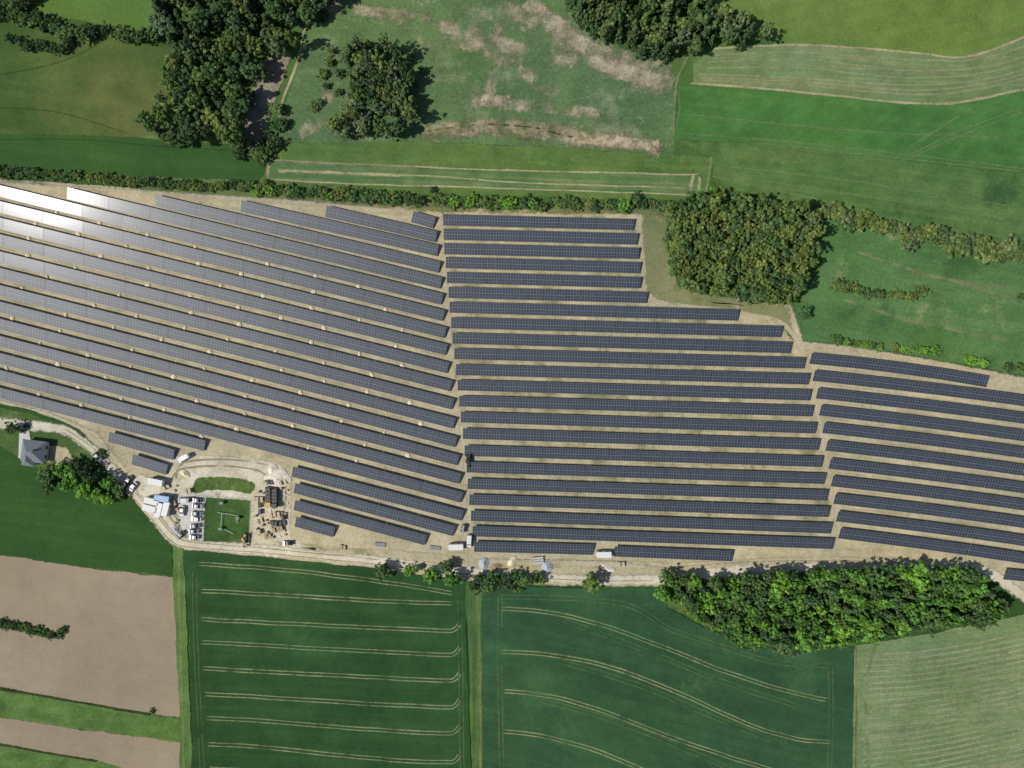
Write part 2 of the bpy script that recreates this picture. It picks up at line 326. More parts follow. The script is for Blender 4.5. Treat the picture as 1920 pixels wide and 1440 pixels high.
m_tramf=field_mat('tramline_faint',(96,120,72),(80,110,62),0.1,holes=(0.12,0.3,0.5),opacity=0.55)
L=[]
ys=[(1060,1108),(1107,1131),(1160,1182),(1203,1227),(1252,1275),(1300,1325),(1345,1374),(1394,1428),(1440,1476),(1490,1528)]
for i,(a,b) in enumerate(ys):
    x0=375+max(0,i-3)*3
    if i==0: L+=dbl([(370,1056),(500,1065),(640,1080),(760,1097),(850,1112)],6)
    elif i in(1,): L+=dbl([(x0,a),(x0+110,a+6),(610,(a+b)/2+1),(740,b-4),(850,b)],6)
    else: L+=dbl([(x0,a),(x0+110,a+6),(610,(a+b)/2+1),(740,b-4),(835,b),(853,b-3),(862,b-14)],6)
ribbons('tractor_tracks',L,0.75,m_tram)
ribbons('tractor_tracks',dbl([(862,1118),(864,1250),(866,1400),(868,1540)])+dbl([(366,1064),(368,1200),(378,1400),(386,1540)]),0.8,m_tramf)
L=[]
for l in ([(937,1140),(1030,1148),(1130,1172),(1250,1215),(1370,1262),(1480,1296),(1552,1312)],
          [(937,1220),(1040,1228),(1150,1252),(1280,1302),(1400,1356),(1490,1384),(1558,1390)],
          [(942,1294),(1040,1306),(1140,1336),(1260,1382),(1380,1422),(1500,1460)],
          [(942,1370),(1020,1380),(1110,1404),(1200,1440),(1300,1480)]): L+=dbl(l,6)
ribbons('tractor_tracks',L,0.75,m_tram)
ribbons('tractor_tracks',dbl([(938,1110),(937,1250),(940,1400),(942,1560)])+dbl([(1556,1245),(1557,1340),(1552,1560)]),0.9,m_tramf)
ribbons('tractor_tracks',dbl([(930,1118),(1080,1122),(1180,1135),(1260,1180),(1350,1210),(1450,1240),(1560,1248)])+dbl([(1050,1160),(1200,1215),(1350,1275),(1500,1325)])+dbl([(1010,1310),(1150,1350),(1300,1410),(1390,1450)])+dbl([(1040,1235),(1200,1285),(1330,1340),(1480,1400)]),0.8,m_tramf)
m_road=field_mat('gravel_road',(212,203,180),(198,188,162),0.1,patches=(((172,162,134),0.15,0.6,0.72),),fine=0.15)
ribbons('gravel_road',[[(-120,790),(-20,792),(60,798),(120,806),(160,830),(200,868),(240,912),(290,968),(330,1012),(380,1022),(500,1032),(620,1042),(740,1056),(860,1070),(960,1080),(1100,1086),(1230,1086),(1330,1074),(1450,1064),(1620,1060),(1780,1062),(1850,1072),(1905,1108),(1960,1140),(2100,1180)]],7,m_road)
ribbons('gravel_road',[[(590,1036),(720,1036),(830,1046),(880,1060)],[(905,1050),(1100,1056),(1300,1060),(1500,1050),(1700,1052)]],4.5,m_pale)
ribbons('wheel_ruts',[[(120,803),(165,830),(205,868),(245,912),(295,968),(335,1008),(380,1018),(500,1028),(740,1052),(860,1066)],[(118,809),(155,834),(195,872),(235,916),(285,972),(328,1018),(380,1027),(500,1037),(740,1061),(860,1075),(1100,1088),(1230,1088)]],0.7,m_tyre)
sheet('driveway',[(38,812),(56,808),(60,830),(52,862),(36,858)],m_lightgr,feather=0.5,jit=0.1)
sheet('bare_soil_patch',[(88,836),(125,838),(140,860),(110,872),(90,866)],m_soil,feather=2)
# ---------------------------------------------------------------- sun direction
v=Vector(((960-80)*S,-(720-340)*S,H)).normalized()
TILT=math.radians(15)
ra=math.atan2(-0.235,1.0)
def pn(a): return Vector((math.sin(a)*math.sin(TILT),-math.cos(a)*math.sin(TILT),math.cos(TILT)))
n=pn(ra); SUN=(2*n.dot(v)*n-v).normalized()
# ---------------------------------------------------------------- solar panels
def panel_mat():
    m,nt=newmat('photovoltaic_glass'); g=G(nt)
    uv=g.n('ShaderNodeUVMap'); sp=g.n('ShaderNodeSeparateXYZ'); g.l(uv.outputs[0],sp.inputs[0])
    U=g.math('DIVIDE',sp.outputs[0],1.14); V=g.math('MULTIPLY',sp.outputs[1],4.0)
    fu=g.math('FRACT',U); fv=g.math('FRACT',V)
    def line(f,w):
        d=g.math('ABSOLUTE',g.math('SUBTRACT',f,0.5)); return g.math('GREATER_THAN',d,0.5-w)
    lu=line(fu,0.045); lv=line(fv,0.04)
    V2=g.math('FRACT',g.math('MULTIPLY',sp.outputs[1],2.0)); lv2=line(V2,0.03)
    ln=g.math('MAXIMUM',g.math('MAXIMUM',lu,g.math('MULTIPLY',lv,0.6)),lv2)
    cell=g.n('ShaderNodeCombineXYZ'); g.l(g.math('FLOOR',U),cell.inputs[0]); g.l(g.math('FLOOR',g.math('MULTIPLY',sp.outputs[1],2.0)),cell.inputs[1])
    oi=g.n('ShaderNodeObjectInfo'); g.l(oi.outputs['Random'],cell.inputs[2])
    wn=g.n('ShaderNodeTexWhiteNoise'); wn.noise_dimensions='3D'; g.l(cell.outputs[0],wn.inputs['Vector'])
    c=g.mix(wn.outputs['Value'],(0.026,0.033,0.045,1),(0.034,0.043,0.058,1))
    c=g.mix(g.math('MULTIPLY',ln,0.5),c,(0.30,0.33,0.37,1))
    b=g.n('ShaderNodeBsdfPrincipled'); g.l(c,b.inputs['Base Color'])
    b.inputs['Roughness'].default_value=0.50; b.inputs['Specular IOR Level'].default_value=0.42
    b.inputs['Coat Weight'].default_value=0.11; b.inputs['Coat Roughness'].default_value=0.17
    o=g.n('ShaderNodeOutputMaterial'); g.l(b.outputs[0],o.inputs[0]); return m
m_pan=panel_mat(); m_frame=plain('galvanised_steel',(120,122,124),0.45,0.6)
W=4.75; ZM=1.55; GAP=0.1
def solar_row(px0,px1,sag=0.0):
    a=Vector(gp(px0,ZM)); b=Vector(gp(px1,ZM)); L=(b-a).length
    nt_=max(1,round(L/17.5)); tl=(L-(nt_-1)*GAP)/nt_
    nm=max(3,round(tl/1.14)); d=(b-a).normalized(); ang=math.atan2(d.y,d.x)
    vs=[];fs=[];mi=[];uvs=[]
    def ap(b8,m,uv=None):
        o=len(vs); vs.extend(b8)
        for k,f in enumerate([(4,5,6,7),(3,2,1,0),(0,1,5,4),(1,2,6,5),(2,3,7,6),(3,0,4,7)]):
            fs.append([i+o for i in f]); mi.append(m if k==0 else 1)
            if k==0 and uv: uvs.extend([(uv[0],0),(uv[1],0),(uv[1],1),(uv[0],1)])
            else: uvs.extend([(0.5,0.5)]*4)
    side=Vector((-d.y,d.x)); rt=math.radians(R.gauss(0,.2))
    for t in range(nt_):
        s0=t*(tl+GAP); s1=s0+tl
        tt=TILT+rt+math.radians(R.gauss(0,0.14)); roll=math.radians(R.gauss(0,0.10))
        zc=ZM+noise.noise(Vector((a.x+d.x*s0,a.y+d.y*s0,0))*0.03)*0.08
        def P(s,w,z):
            off=sag*4*(s/L)*(1-s/L)
            q=a+d*s+side*(w*math.cos(tt)+off); return (q.x,q.y,zc+w*math.sin(tt)+z+(s-(s0+s1)/2)*math.tan(roll)*0.5)
        b8=[P(s0,-W/2,-.05),P(s1,-W/2,-.05),P(s1,W/2,-.05),P(s0,W/2,-.05),P(s0,-W/2,0),P(s1,-W/2,0),P(s1,W/2,0),P(s0,W/2,0)]
        ap(b8,0,(t*100*1.14,t*100*1.14+nm*1.14))
        for w in(-1.5,1.5):
            ap([P(s0,w-.06,-.2),P(s1,w-.06,-.2),P(s1,w+.06,-.2),P(s0,w+.06,-.2),P(s0,w-.06,-.055),P(s1,w-.06,-.055),P(s1,w+.06,-.055),P(s0,w+.06,-.055)],1)
        k=max(2,int(tl/4.2)+1)
        for j in range(k):
            s=s0+0.6+(tl-1.2)*j/(k-1)
            for w in(-1.3,1.3):
                top=P(s,w,-.2)[2]; q=[P(s+e*.06,w+f*.06,0) for e,f in((-1,-1),(1,-1),(1,1),(-1,1))]
                ap([(x,y,0.0) for x,y,_ in q]+[(x,y,top) for x,y,_ in q],1)
    me=bpy.data.meshes.new('solar_panel_row'); me.from_pydata(vs,[],fs)
    me.materials.append(m_pan); me.materials.append(m_frame)
    me.polygons.foreach_set('material_index',mi)
    ul=me.uv_layers.new(name='UVMap'); ul.data.foreach_set('uv',[c for p in uvs for c in p]); me.update()
    o=bpy.data.objects.new('solar_panel_row',me); sc.collection.objects.link(o)
X0=-220
left=[((773,406),(814,418)),((611,396),(818,444)),((452,386),(821,470)),((292,376),(824,501)),((126,362),(827,531))]
y0=[358,388,419,450,482,513,545,576,608,640,672,704]; e=[(829,561),(832,592),(835,624),(837,656),(840,690),(846,724),(849,758),(852,794),(855,829),(859,863),(863,898),(866,933)]
for a_,b_ in zip(y0,e): 
    k=(b_[1]-a_)/b_[0]; left.append(((X0,a_+k*X0),b_))
k=0.258; left+=[((X0,737+k*X0),(384,836)),((548,884),(867,967)),((552,915),(851,996)),((552,947),(798,1013)),((554,978),(626,998)),((204,819),(326,853)),((248,861),(313,881))]
for a_,b_ in left: solar_row(a_,b_)
mid=[((831,412),(1188,421)),((832,439),(1195,448)),((833,466),(1198,475)),((836,492),(1200,502)),((838,520),(1201,530)),((841,548),(1213,558)),((843,576),(1384,591)),((846,605),(1466,622)),((849,634),(1483,652)),((852,663),(1509,681)),((855,693),(1517,711)),((858,722),(1520,741)),((861,752),(1524,771)),((864,782),(1530,803)),((868,813),(1536,834)),((871,845),(1542,866)),((875,876),(1547,898)),((877,907),(1552,929)),((880,937),(1555,960)),((883,967),(1559,991)),((886,996),(1563,1020)),((889,1025),(1112,1031)),((1152,1034),(1373,1043))]
for a_,b_ in mid: solar_row(a_,b_)
right=[((1520,672),(1852,716))]
for x,y,yr in((1526,704,755),(1532,737,788),(1538,769,821),(1544,802,853),(1550,835,886),(1556,869,919),(1560,902,951),(1565,935,984),(1570,968,1018),(1574,1000,1051)):
    kk=(yr-y)/(1920-x); right.append(((x,y),(2140,y+kk*(2140-x))))
right.append(((1884,1077),(2140,1112)))
for a_,b_ in right: solar_row(a_,b_,sag=0.9)
al=[]
for blk in(left[1:18],mid[:21],right[:11]):
    for (p0,p1),(q0,q1) in zip(blk,blk[1:]):
        x0=max(p0[0],q0[0]); x1=min(p1[0],q1[0])
        f=lambda A,B,x:A[1]+(B[1]-A[1])*(x-A[0])/(B[0]-A[0])
        for off in(-1.6,3.2):
            ln=[]
            for k in range(7):
                x=x0+(x1-x0)*k/6; ln.append((x,(f(p0,p1,x)+f(q0,q1,x))/2+off+R.uniform(-.8,.8)))
            al.append(ln)
ribbons('aisle_tyre_tracks',al,0.6,field_mat('aisle_tracks',(210,198,166),(176,162,130),0.04,holes=(0.05,0.35,0.6),opacity=0.6))
m_sand=plain('fresh_sand',(226,210,174),0.95,var=0.2)
def heap(name,px,r,h,mat,sy=1.0,seed=0):
    mb=MB(); nr,na=6,18; vs=[(0,0,h)]; fs=[]
    for i in range(1,nr+1):
        for j in range(na):
            a=2*math.pi*j/na; t=i/nr; rr=r*t*(1+0.25*noise.noise(Vector((math.cos(a)*1.3,math.sin(a)*1.3,seed))))
            z=h*(1-t)**1.1*(1+0.3*noise.noise(Vector((math.cos(a)*t*3,math.sin(a)*t*3,seed+5)))) if i<nr else -0.02
            vs.append((rr*math.cos(a),rr*math.sin(a)*sy,z))
    for j in range(na): fs.append((0,1+j,1+(j+1)%na))
    for i in range(nr-1):
        for j in range(na):
            o=1+i*na; fs.append((o+j,o+na+j,o+na+(j+1)%na,o+(j+1)%na))
    mb.add(vs,fs); p=gp(px); return mb.obj(name,[mat],(p[0],p[1],ZL[0]),R.uniform(0,6))
for i in range(5,17):
    (a0,b0),(a1,b1)=left[i],left[i+1]
    x=R.uniform(10,90)+ (i%3)*20
    while x<800:
        ya=a0[1]+(b0[1]-a0[1])*(x-a0[0])/(b0[0]-a0[0]); yb=a1[1]+(b1[1]-a1[1])*(x-a1[0])/(b1[0]-a1[0])
        if x<min(b0[0],b1[0]): heap('sand_heap',(x,(ya+yb)/2+R.uniform(-1,1)),R.uniform(.7,1.15),0.4,m_sand,R.uniform(.6,1),i+x)
        x+=R.choice((80,90,135))
m_grav=plain('grey_gravel',(170,176,184),0.95,var=0.25); m_rub=plain('pale_rubble',(214,204,184),0.95,var=0.3,scale=1.0)
heap('gravel_heap',(907,1056),2.2,1.6,m_grav,1.2,1); heap('gravel_heap',(1026,1062),2.4,1.5,m_grav,1,2); heap('gravel_heap',(1138,1064),3.6,0.9,m_rub,.4,3)
heap('rubble_heap',(522,898),3.8,1.3,m_rub,1.5,4); heap('rubble_heap',(512,880),2.6,0.9,m_rub,.8,5); heap('sand_heap',(960,1052),2.6,1.0,m_sand,.5,6)
heap('soil_heap',(930,1062),2.4,1.0,plain('soil',(150,128,92),.95,var=.25),.6,7); heap('gravel_heap',(330,992),1.8,.9,m_grav,.7,9); heap('soil_heap',(348,888),2.2,1.1,m_sand,.6,11)
# ---------------------------------------------------------------- trees
LB=1.7
def leaf_mat(name,c1,c2,tr=0.35):
    c1=tuple(x*LB for x in c1); c2=tuple(x*LB for x in c2)
    m,nt=newmat(name); g=G(nt)
    at=g.n('ShaderNodeAttribute',attribute_name='tone'); oi=g.n('ShaderNodeObjectInfo')
    c=g.mix(oi.outputs['Random'],c1+(1,),c2+(1,))
    r2=g.math('FRACT',g.math('MULTIPLY',oi.outputs['Random'],17.31))
    c=g.mix(1.0,c,g.mix(r2,(0.76,0.84,0.95,1),(1.18,1.12,0.94,1)),'MULTIPLY')
    k=g.rng(at.outputs['Fac'],0,1,0.5,1.5,False)
    kc=g.n('ShaderNodeCombineColor'); [g.l(k,kc.inputs[i]) for i in range(3)]
    c=g.mix(1.0,c,kc.outputs[0],'MULTIPLY')
    d=g.n('ShaderNodeBsdfDiffuse'); t=g.n('ShaderNodeBsdfTranslucent'); g.l(c,d.inputs[0]); g.l(c,t.inputs[0])
    mx=g.n('ShaderNodeMixShader'); mx.inputs[0].default_value=tr; g.l(d.outputs[0],mx.inputs[1]); g.l(t.outputs[0],mx.inputs[2])
    o=g.n('ShaderNodeOutputMaterial'); g.l(mx.outputs[0],o.inputs[0]); return m
m_bark=plain('bark',(96,80,62),0.9,var=0.3)
def tube(vs,fs,mi,p0,p1,r0,r1,n=6):
    d=(p1-p0).normalized(); u=d.orthogonal().normalized(); w=d.cross(u); o=len(vs)
    for p,r in((p0,r0),(p1,r1)):
        for i in range(n):
            a=2*math.pi*i/n; q=p+(u*math.cos(a)+w*math.sin(a))*r; vs.append(tuple(q))
    for i in range(n): fs.append((o+i,o+(i+1)%n,o+n+(i+1)%n,o+n+i)); mi.append(0)
def tree_mesh(name,leaf,kind,seed,nclump=46,nleaf=46,ls=0.34):
    r=random.Random(seed); vs=[];fs=[];mi=[];tone=[]
    h=10.0
    lean=Vector((r.uniform(-.3,.3),r.uniform(-.3,.3),0))
    tube(vs,fs,mi,Vector((0,0,-.1)),Vector((0,0,h*.45 if kind!='bush' else 2))+lean*.5,.22,.15)
    if kind!='bush': tube(vs,fs,mi,Vector((0,0,h*.45))+lean*.5,Vector((0,0,h*.85))+lean,.15,.04)
    cl=[]
    if kind=='conifer':
        for i in range(nclump):
            t=(i+.5)/nclump; z=1.2+8.6*t; rad=2.3*(1-t)**.85+.15; a=i*2.4+r.uniform(-.4,.4); rr=rad*r.uniform(.35,.95)
            cl.append((Vector((math.cos(a)*rr,math.sin(a)*rr,z-rr*.25)),r.uniform(.4,.65)*(1.1-.5*t)))
    else:
        RX=3.0 if kind!='slim' else 2.1; zc,RZ={'broad':(6.0,3.5),'bush':(2.9,2.9),'slim':(5.8,3.9)}[kind]
        k1,k2=r.uniform(0,9),r.uniform(0,9)
        for i in range(nclump):
            zt=1-2*(i+.5)/nclump; zt=zt*.98; a=i*2.39996+r.uniform(-.3,.3); q=math.sqrt(1-zt*zt)
            dvec=Vector((q*math.cos(a),q*math.sin(a),zt))
            lump=1+0.75*noise.noise(dvec*1.7+Vector((k1,k2,seed)))
            rad=r.uniform(.6,1.05)*lump if i%5 else r.uniform(.2,.6)
            cl.append((Vector((dvec.x*RX*rad,dvec.y*RX*rad,zc+dvec.z*RZ*rad))+lean*.6,r.uniform(.45,.95)))
    tone=[.5]*len(vs)
    for i,(c,cr) in enumerate(cl):
        if i%5==0:
            n0=len(vs); z0=max(.8,c.z*.6); tube(vs,fs,mi,Vector((lean.x*.3,lean.y*.3,z0)),c,.07,.02,4); tone+= [.5]*(len(vs)-n0)
        tn=min(1,max(0,r.gauss(.5,.28)))
        for j in range(nleaf):
            d=Vector((r.gauss(0,1),r.gauss(0,1),r.gauss(0,1))).normalized(); rr=cr*(r.uniform(.3,1)**.5)
            p=c+Vector((d.x,d.y,d.z*.75))*rr
            nr=(d*1.1+Vector((r.gauss(-.1,.4),r.gauss(0,.4),r.gauss(.55,.4)))).normalized()
            u=nr.orthogonal().normalized(); u=Matrix.Rotation(r.uniform(0,6.28),3,nr)@u; w=nr.cross(u); s=ls*r.uniform(.55,1.2)
            o=len(vs)
            for e1,e2 in((-1,-.2),(0,-.8),(1,.15),(.1,.8)): vs.append(tuple(p+u*s*e1+w*s*e2*.9))
            fs.append((o,o+1,o+2,o+3)); mi.append(1); t2=min(1,max(0,tn+r.gauss(0,.12))); tone+=[t2]*4
    me=bpy.data.meshes.new(name); me.from_pydata(vs,[],fs); me.materials.append(m_bark); me.materials.append(leaf)
    me.polygons.foreach_set('material_index',mi)
    at=me.attributes.new('tone','FLOAT','POINT'); at.data.foreach_set('value',tone); me.update(); return me
M_OL=leaf_mat('foliage_olive',(0.125,0.162,0.052),(0.090,0.132,0.042))
M_MD=leaf_mat('foliage_mid',(0.088,0.142,0.046),(0.056,0.102,0.038))
M_BR=leaf_mat('foliage_bright',(0.125,0.240,0.040),(0.082,0.165,0.038))
M_DK=leaf_mat('foliage_dark',(0.044,0.076,0.036),(0.062,0.098,0.040))
M_WL=leaf_mat('foliage_willow',(0.115,0.155,0.076),(0.090,0.132,0.056))
TM={}
for nm,mt in(('ol',M_OL),('md',M_MD),('br',M_BR),('dk',M_DK),('wl',M_WL)):
    for kd in('broad','bush','slim'):
        TM[nm,kd]=[tree_mesh('tree_'+nm+kd,mt,kd,i*13+len(TM),40 if kd!='broad' else 54) for i in range(3 if kd!='broad' else 5)]
TM['dk','conifer']=[tree_mesh('tree_con',M_DK,'conifer',i+90,60,40,.28) for i in range(3)]
TM['md','conifer']=[tree_mesh('tree_con2',M_MD,'conifer',i+95,60,40,.28) for i in range(3)]
def put(name,px,key,h,wid=None,parent=None):
    base={'broad':10.,'bush':6.,'slim':10.,'conifer':10.}[key[1]]; bw={'broad':6.,'bush':6.,'slim':4.2,'conifer':4.6}[key[1]]
    x,y=gp(px,h*.55); o=bpy.data.objects.new(name,R.choice(TM[key])); sc.collection.objects.link(o)
    o.location=(x,y,0); o.rotation_euler=(0,0,R.uniform(0,6.28)); sw=(wid or bw*h/base)/bw
    o.scale=(sw*R.uniform(.88,1.12),sw*R.uniform(.88,1.12),h/base*R.uniform(.9,1.1))
    if parent: o.parent=parent
    return o
def inside(p,poly):
    x,y=p; c=False; n=len(poly)
    for i in range(n):
        x1,y1=poly[i-1];x2,y2=poly[i]
        if (y1>y)!=(y2>y) and x<(x2-x1)*(y-y1)/(y2-y1)+x1: c=not c
    return c
def wood(name,poly,keys,hr,wr,dist,tries=None):
    e=empty(name); xs=[p[0] for p in poly]; ys=[p[1] for p in poly]; pts=[]; dpx=dist/S
    A=(max(xs)-min(xs))*(max(ys)-min(ys)); tr=int(A/(dpx*dpx)*9)
    for _ in range(tr):
        p=(R.uniform(min(xs),max(xs)),R.uniform(min(ys),max(ys)))
        if not inside(p,poly): continue
        dl=dpx*(1+.35*noise.noise(Vector((p[0]*.02,p[1]*.02,4))))
        if all((p[0]-q[0])**2+(p[1]-q[1])**2>dl*dl for q in pts): pts.append(p)
    for p in pts:
        t=noise.noise(Vector((p[0]*.03,p[1]*.03,hr[0])))
        ks=keys if t>-.1 or len(keys)<3 else keys[1:]
        hh=R.uniform(*hr)*(1+.25*t); big=R.uniform(0,1)
        put('tree',p,R.choice(ks),hh,wr[0]+(wr[1]-wr[0])*big*1.15,e)
    return e
def hedge(name,line,keys,hr,wr,step,spread,skip=.1):
    e=empty(name); P=catmull(line,6)
    P=resample([tuple(p) for p in P],step/S,False)
    for p in P:
        if R.random()<skip: continue
        put('bush',(p.x+R.gauss(0,spread*.3),p.y+R.gauss(0,spread)),R.choice(keys),R.uniform(*hr),R.uniform(*wr),e)
wood('forest',[(1258,385),(1300,368),(1360,368),(1450,378),(1520,392),(1532,440),(1520,500),(1495,560),(1440,566),(1380,550),(1300,540),(1262,525),(1250,450)],[('ol','slim'),('ol','slim'),('ol','broad'),('md','slim')],(10,13),(3.6,5.2),2.7)
wood('forest',[(1255,1082),(1290,1090),(1420,1082),(1560,1072),(1700,1068),(1830,1068),(1850,1100),(1870,1150),(1780,1160),(1700,1180),(1600,1195),(1450,1205),(1370,1190),(1290,1140),(1245,1115)],[('br','broad'),('br','broad'),('br','slim'),('md','broad'),('br','bush'),('md','broad'),('dk','conifer')],(8,12),(3.8,6.5),3.4)
wood('forest',[(305,-60),(620,-60),(612,12),(560,35),(545,85),(510,100),(475,125),(455,200),(445,265),(420,262),(395,235),(385,252),(320,258),(258,240),(262,222),(300,180),(325,130),(322,60),(290,45)],[('dk','broad'),('md','broad'),('ol','broad'),('md','broad'),('dk','conifer'),('wl','broad')],(9,15),(4.5,8),4.4)
wood('tree_clump',[(655,85),(700,70),(745,85),(770,130),(778,190),(768,240),(740,255),(690,250),(625,245),(622,225),(655,210),(665,160),(640,120)],[('md','broad'),('wl','broad'),('wl','broad'),('ol','broad'),('wl','slim'),('md','conifer')],(8,13),(4,6.5),3.7)
wood('forest',[(1062,-60),(1330,-60),(1335,15),(1440,48),(1436,72),(1330,78),(1270,90),(1222,102),(1180,80),(1120,60),(1070,20)],[('md','broad'),('dk','conifer'),('md','conifer'),('wl','broad'),('ol','slim')],(9,13),(4,6),3.6)
wood('tree_clump',[(78,885),(120,868),(165,872),(190,885),(225,905),(238,930),(200,935),(150,922),(95,915)],[('md','broad'),('dk','broad'),('br','broad'),('dk','bush')],(5,9),(4,6.5),3.6)
wood('shrub_group',[(600,95),(645,90),(650,180),(620,180),(590,200),(600,140)],[('wl','bush'),('md','bush'),('wl','bush')],(1.5,3.5),(2.5,4),4.8)
wood('shrub_group',[(445,272),(480,266),(520,270),(512,292),(480,298),(445,290)],[('md','bush'),('dk','bush'),('wl','broad')],(4,6),(4,5.5),3.2)
wood('tree_clump',[(893,1085),(940,1078),(1015,1080),(1020,1095),(960,1100),(895,1102)],[('md','broad'),('dk','broad'),('md','bush')],(4,7),(3.6,5.5),3)
wood('shrub_group',[(770,105),(800,130),(795,170),(780,150)],[('md','bush'),('wl','bush')],(2,3),(2.5,4),5)
hedge('hedgerow',[(-120,15),(0,28),(60,38),(130,62),(200,62),(285,68)],[('dk','bush'),('md','bush'),('md','broad')],(4,7),(4,6),2.3,5)
hedge('hedgerow',[(0,15),(50,0),(60,-60)],[('dk','bush'),('md','bush')],(4,7),(4,6),3,6)
hedge('hedgerow',[(130,85),(80,92),(20,75)],[('dk','bush'),('md','bush')],(3,5),(3,5),3,4)
hedge('hedgerow',[(-200,308),(0,320),(130,330),(300,343),(470,350)],[('md','bush'),('dk','bush'),('ol','bush')],(2.2,3.6),(3.4,5.2),2.2,2)
hedge('hedgerow',[(480,352),(620,362),(820,375),(1000,379),(1150,383),(1250,384)],[('md','bush'),('md','bush'),('ol','bush'),('br','bush')],(2.5,4.4),(3.6,5.8),1.9,2.8)
hedge('hedgerow',[(1545,395),(1600,410),(1680,430),(1760,448),(1840,462),(1990,485)],[('ol','bush'),('wl','bush'),('md','bush'),('ol','broad')],(3,6),(4.2,6.8),1.3,7,.03)
hedge('hedgerow',[(1570,530),(1620,545),(1680,550),(1735,548)],[('md','bush'),('ol','bush')],(1.8,3.2),(3.2,5),1.9,4,.05)
hedge('hedgerow',[(1560,636),(1620,647),(1680,653),(1760,658)],[('md','bush'),('br','bush')],(1.4,2.6),(2,3.6),3.2,1.5,.25)
hedge('hedgerow',[(-60,1168),(20,1172),(70,1185),(115,1190)],[('dk','bush'),('md','bush')],(1.8,3),(2.8,4.5),1.4,3,.03)
hedge('hedgerow',[(1255,1095),(1300,1140),(1380,1195),(1460,1212),(1600,1198),(1700,1180)],[('br','bush'),('md','broad')],(5,8),(4,5.5),2.6,4)
hedge('hedgerow',[(1560,1185),(1700,1172),(1860,1160)],[('md','bush'),('md','broad')],(5,7),(4,5.5),2.8,5)
for p,k,h,w in [((1508,588),('md','broad'),6,5.5),((1572,640),('md','bush'),3,3.6),((1648,652),('br','bush'),2.4,3.6),((1680,653),('ol','bush'),2.4,4.2),((1733,656),('br','bush'),3,3.6),((1752,657),('br','bush'),3,4.2),((1820,676),('br','bush'),2.6,5),((1843,680),('br','bush'),2.6,4.6),((1893,689),('dk','bush'),3,4.4),((1910,690),('md','bush'),3,4.6),((1912,558),('md','bush'),2,3.6),
  ((518,203),('md','broad'),5,5),((527,206),('dk','bush'),4,4),((520,236),('md','bush'),4,6),((532,230),('dk','bush'),3.5,4.5),((588,200),('wl','bush'),2.5,4),((500,255),('dk','bush'),4,4.5),
  ((717,1070),('md','broad'),8,6.4),((768,1071),('br','bush'),3.6,4.6),((806,1078),('br','broad'),6,5.4),((838,1064),('md','broad'),7,5.4),((847,1086),('br','broad'),8,6.4),((1108,1090),('ol','broad'),8,7),((1252,1082),('md','broad'),7,6),((788,1062),('dk','bush'),2.5,3),
  ((22,803),('dk','broad'),6,5),((50,800),('dk','bush'),2,3),((128,885),('br','broad'),9,7.4),((190,850),('dk','bush'),2.4,4),((1880,1140),('md','broad'),9,7),((1340,362),('br','bush'),4,5),((912,1092),('md','broad'),8,6),((1845,470),('ol','broad'),8,9),((1798,462),('ol','broad'),7,8),((1885,460),('wl','broad'),7,8),((812,357),('dk','bush'),2.5,3),((285,1334),('dk','bush'),1.6,2.4)]:
    put('shrub' if k[1]=='bush' else 'deciduous_tree',p,k,h,w)
# ---------------------------------------------------------------- vehicles
m_glass=plain('car_glass',(30,36,42),0.1,spec=0.6,var=0.02); m_rub_=plain('tyre_rubber',(36,36,36),0.85); m_light=plain('lamp_lens',(220,215,205),0.2)
paints={k:plain('paint_'+k,c,0.3,var=0.03,spec=0.6) for k,c in dict(white=(216,216,212),silver=(150,154,158),grey=(96,100,104),black=(36,38,42),blue=(52,82,130),red=(120,40,34),teal=(104,132,134),yellow=(190,160,70),orange=(170,110,60),green=(70,98,64),skyblue=(90,156,196),dark=(60,58,50)).items()}
CAR=[(-2.15,.32),(-2.2,.62),(-2.0,.80),(-1.15,.95),(-.45,1.42),(.2,1.48),(1.1,1.44),(1.75,1.02),(2.1,.95),(2.18,.6),(2.12,.32)]
VAN=[(-2.6,.35),(-2.65,.8),(-2.45,1.05),(-1.75,1.25),(-1.15,2.05),(-.6,2.2),(1.5,2.25),(2.5,2.2),(2.6,1.8),(2.62,.6),(2.6,.35)]
def vehicle(name,px,rz,color,prof=CAR,glass=(3,6),hw=.88):
    mb=MB(); n=len(prof); zt=max(p[1] for p in prof)
    def yy(z): 
        t=max(0,(z-.95)/(zt-.95)); return hw*(1-.22*t) if prof is CAR else hw*(1-.08*t)
    vs=[(x,-yy(z),z) for x,z in prof]+[(x,yy(z),z) for x,z in prof]
    for i in range(n):
        j=(i+1)%n; mb.add([vs[i],vs[j],vs[n+j],vs[n+i]],[(0,1,2,3)],1 if i in glass else 0)
    mb.add(vs,[tuple(range(n))[::-1],tuple(range(n,2*n))],0)
    for s in(-1,1):
        if prof is CAR: q=[(-1.0,1.0),(-.42,1.37),(1.05,1.38),(1.6,1.03)]
        else: q=[(-1.65,1.3),(-1.1,1.95),(-.4,2.0),(-.4,1.3)]
        mb.add([(x,s*(yy(z)+.012),z) for x,z in q],[(0,1,2,3) if s<0 else (3,2,1,0)],1)
        mb.box((prof[4][0]-.35,s*(hw+.1),1.02 if prof is CAR else 1.35),(.18,.2,.14),0)
        for x in(prof[0][0]+.85,prof[-1][0]-.85): mb.cyl((x,s*(hw-.1),.33),.33,.24,2,'Y',14)
        mb.box((prof[1][0]+.02,s*.62,.66),(.08,.3,.14),3)
    x,y=gp(px); return mb.obj(name,[paints[color],m_glass,m_rub_,m_light],(x,y,ZL[0]),rz)
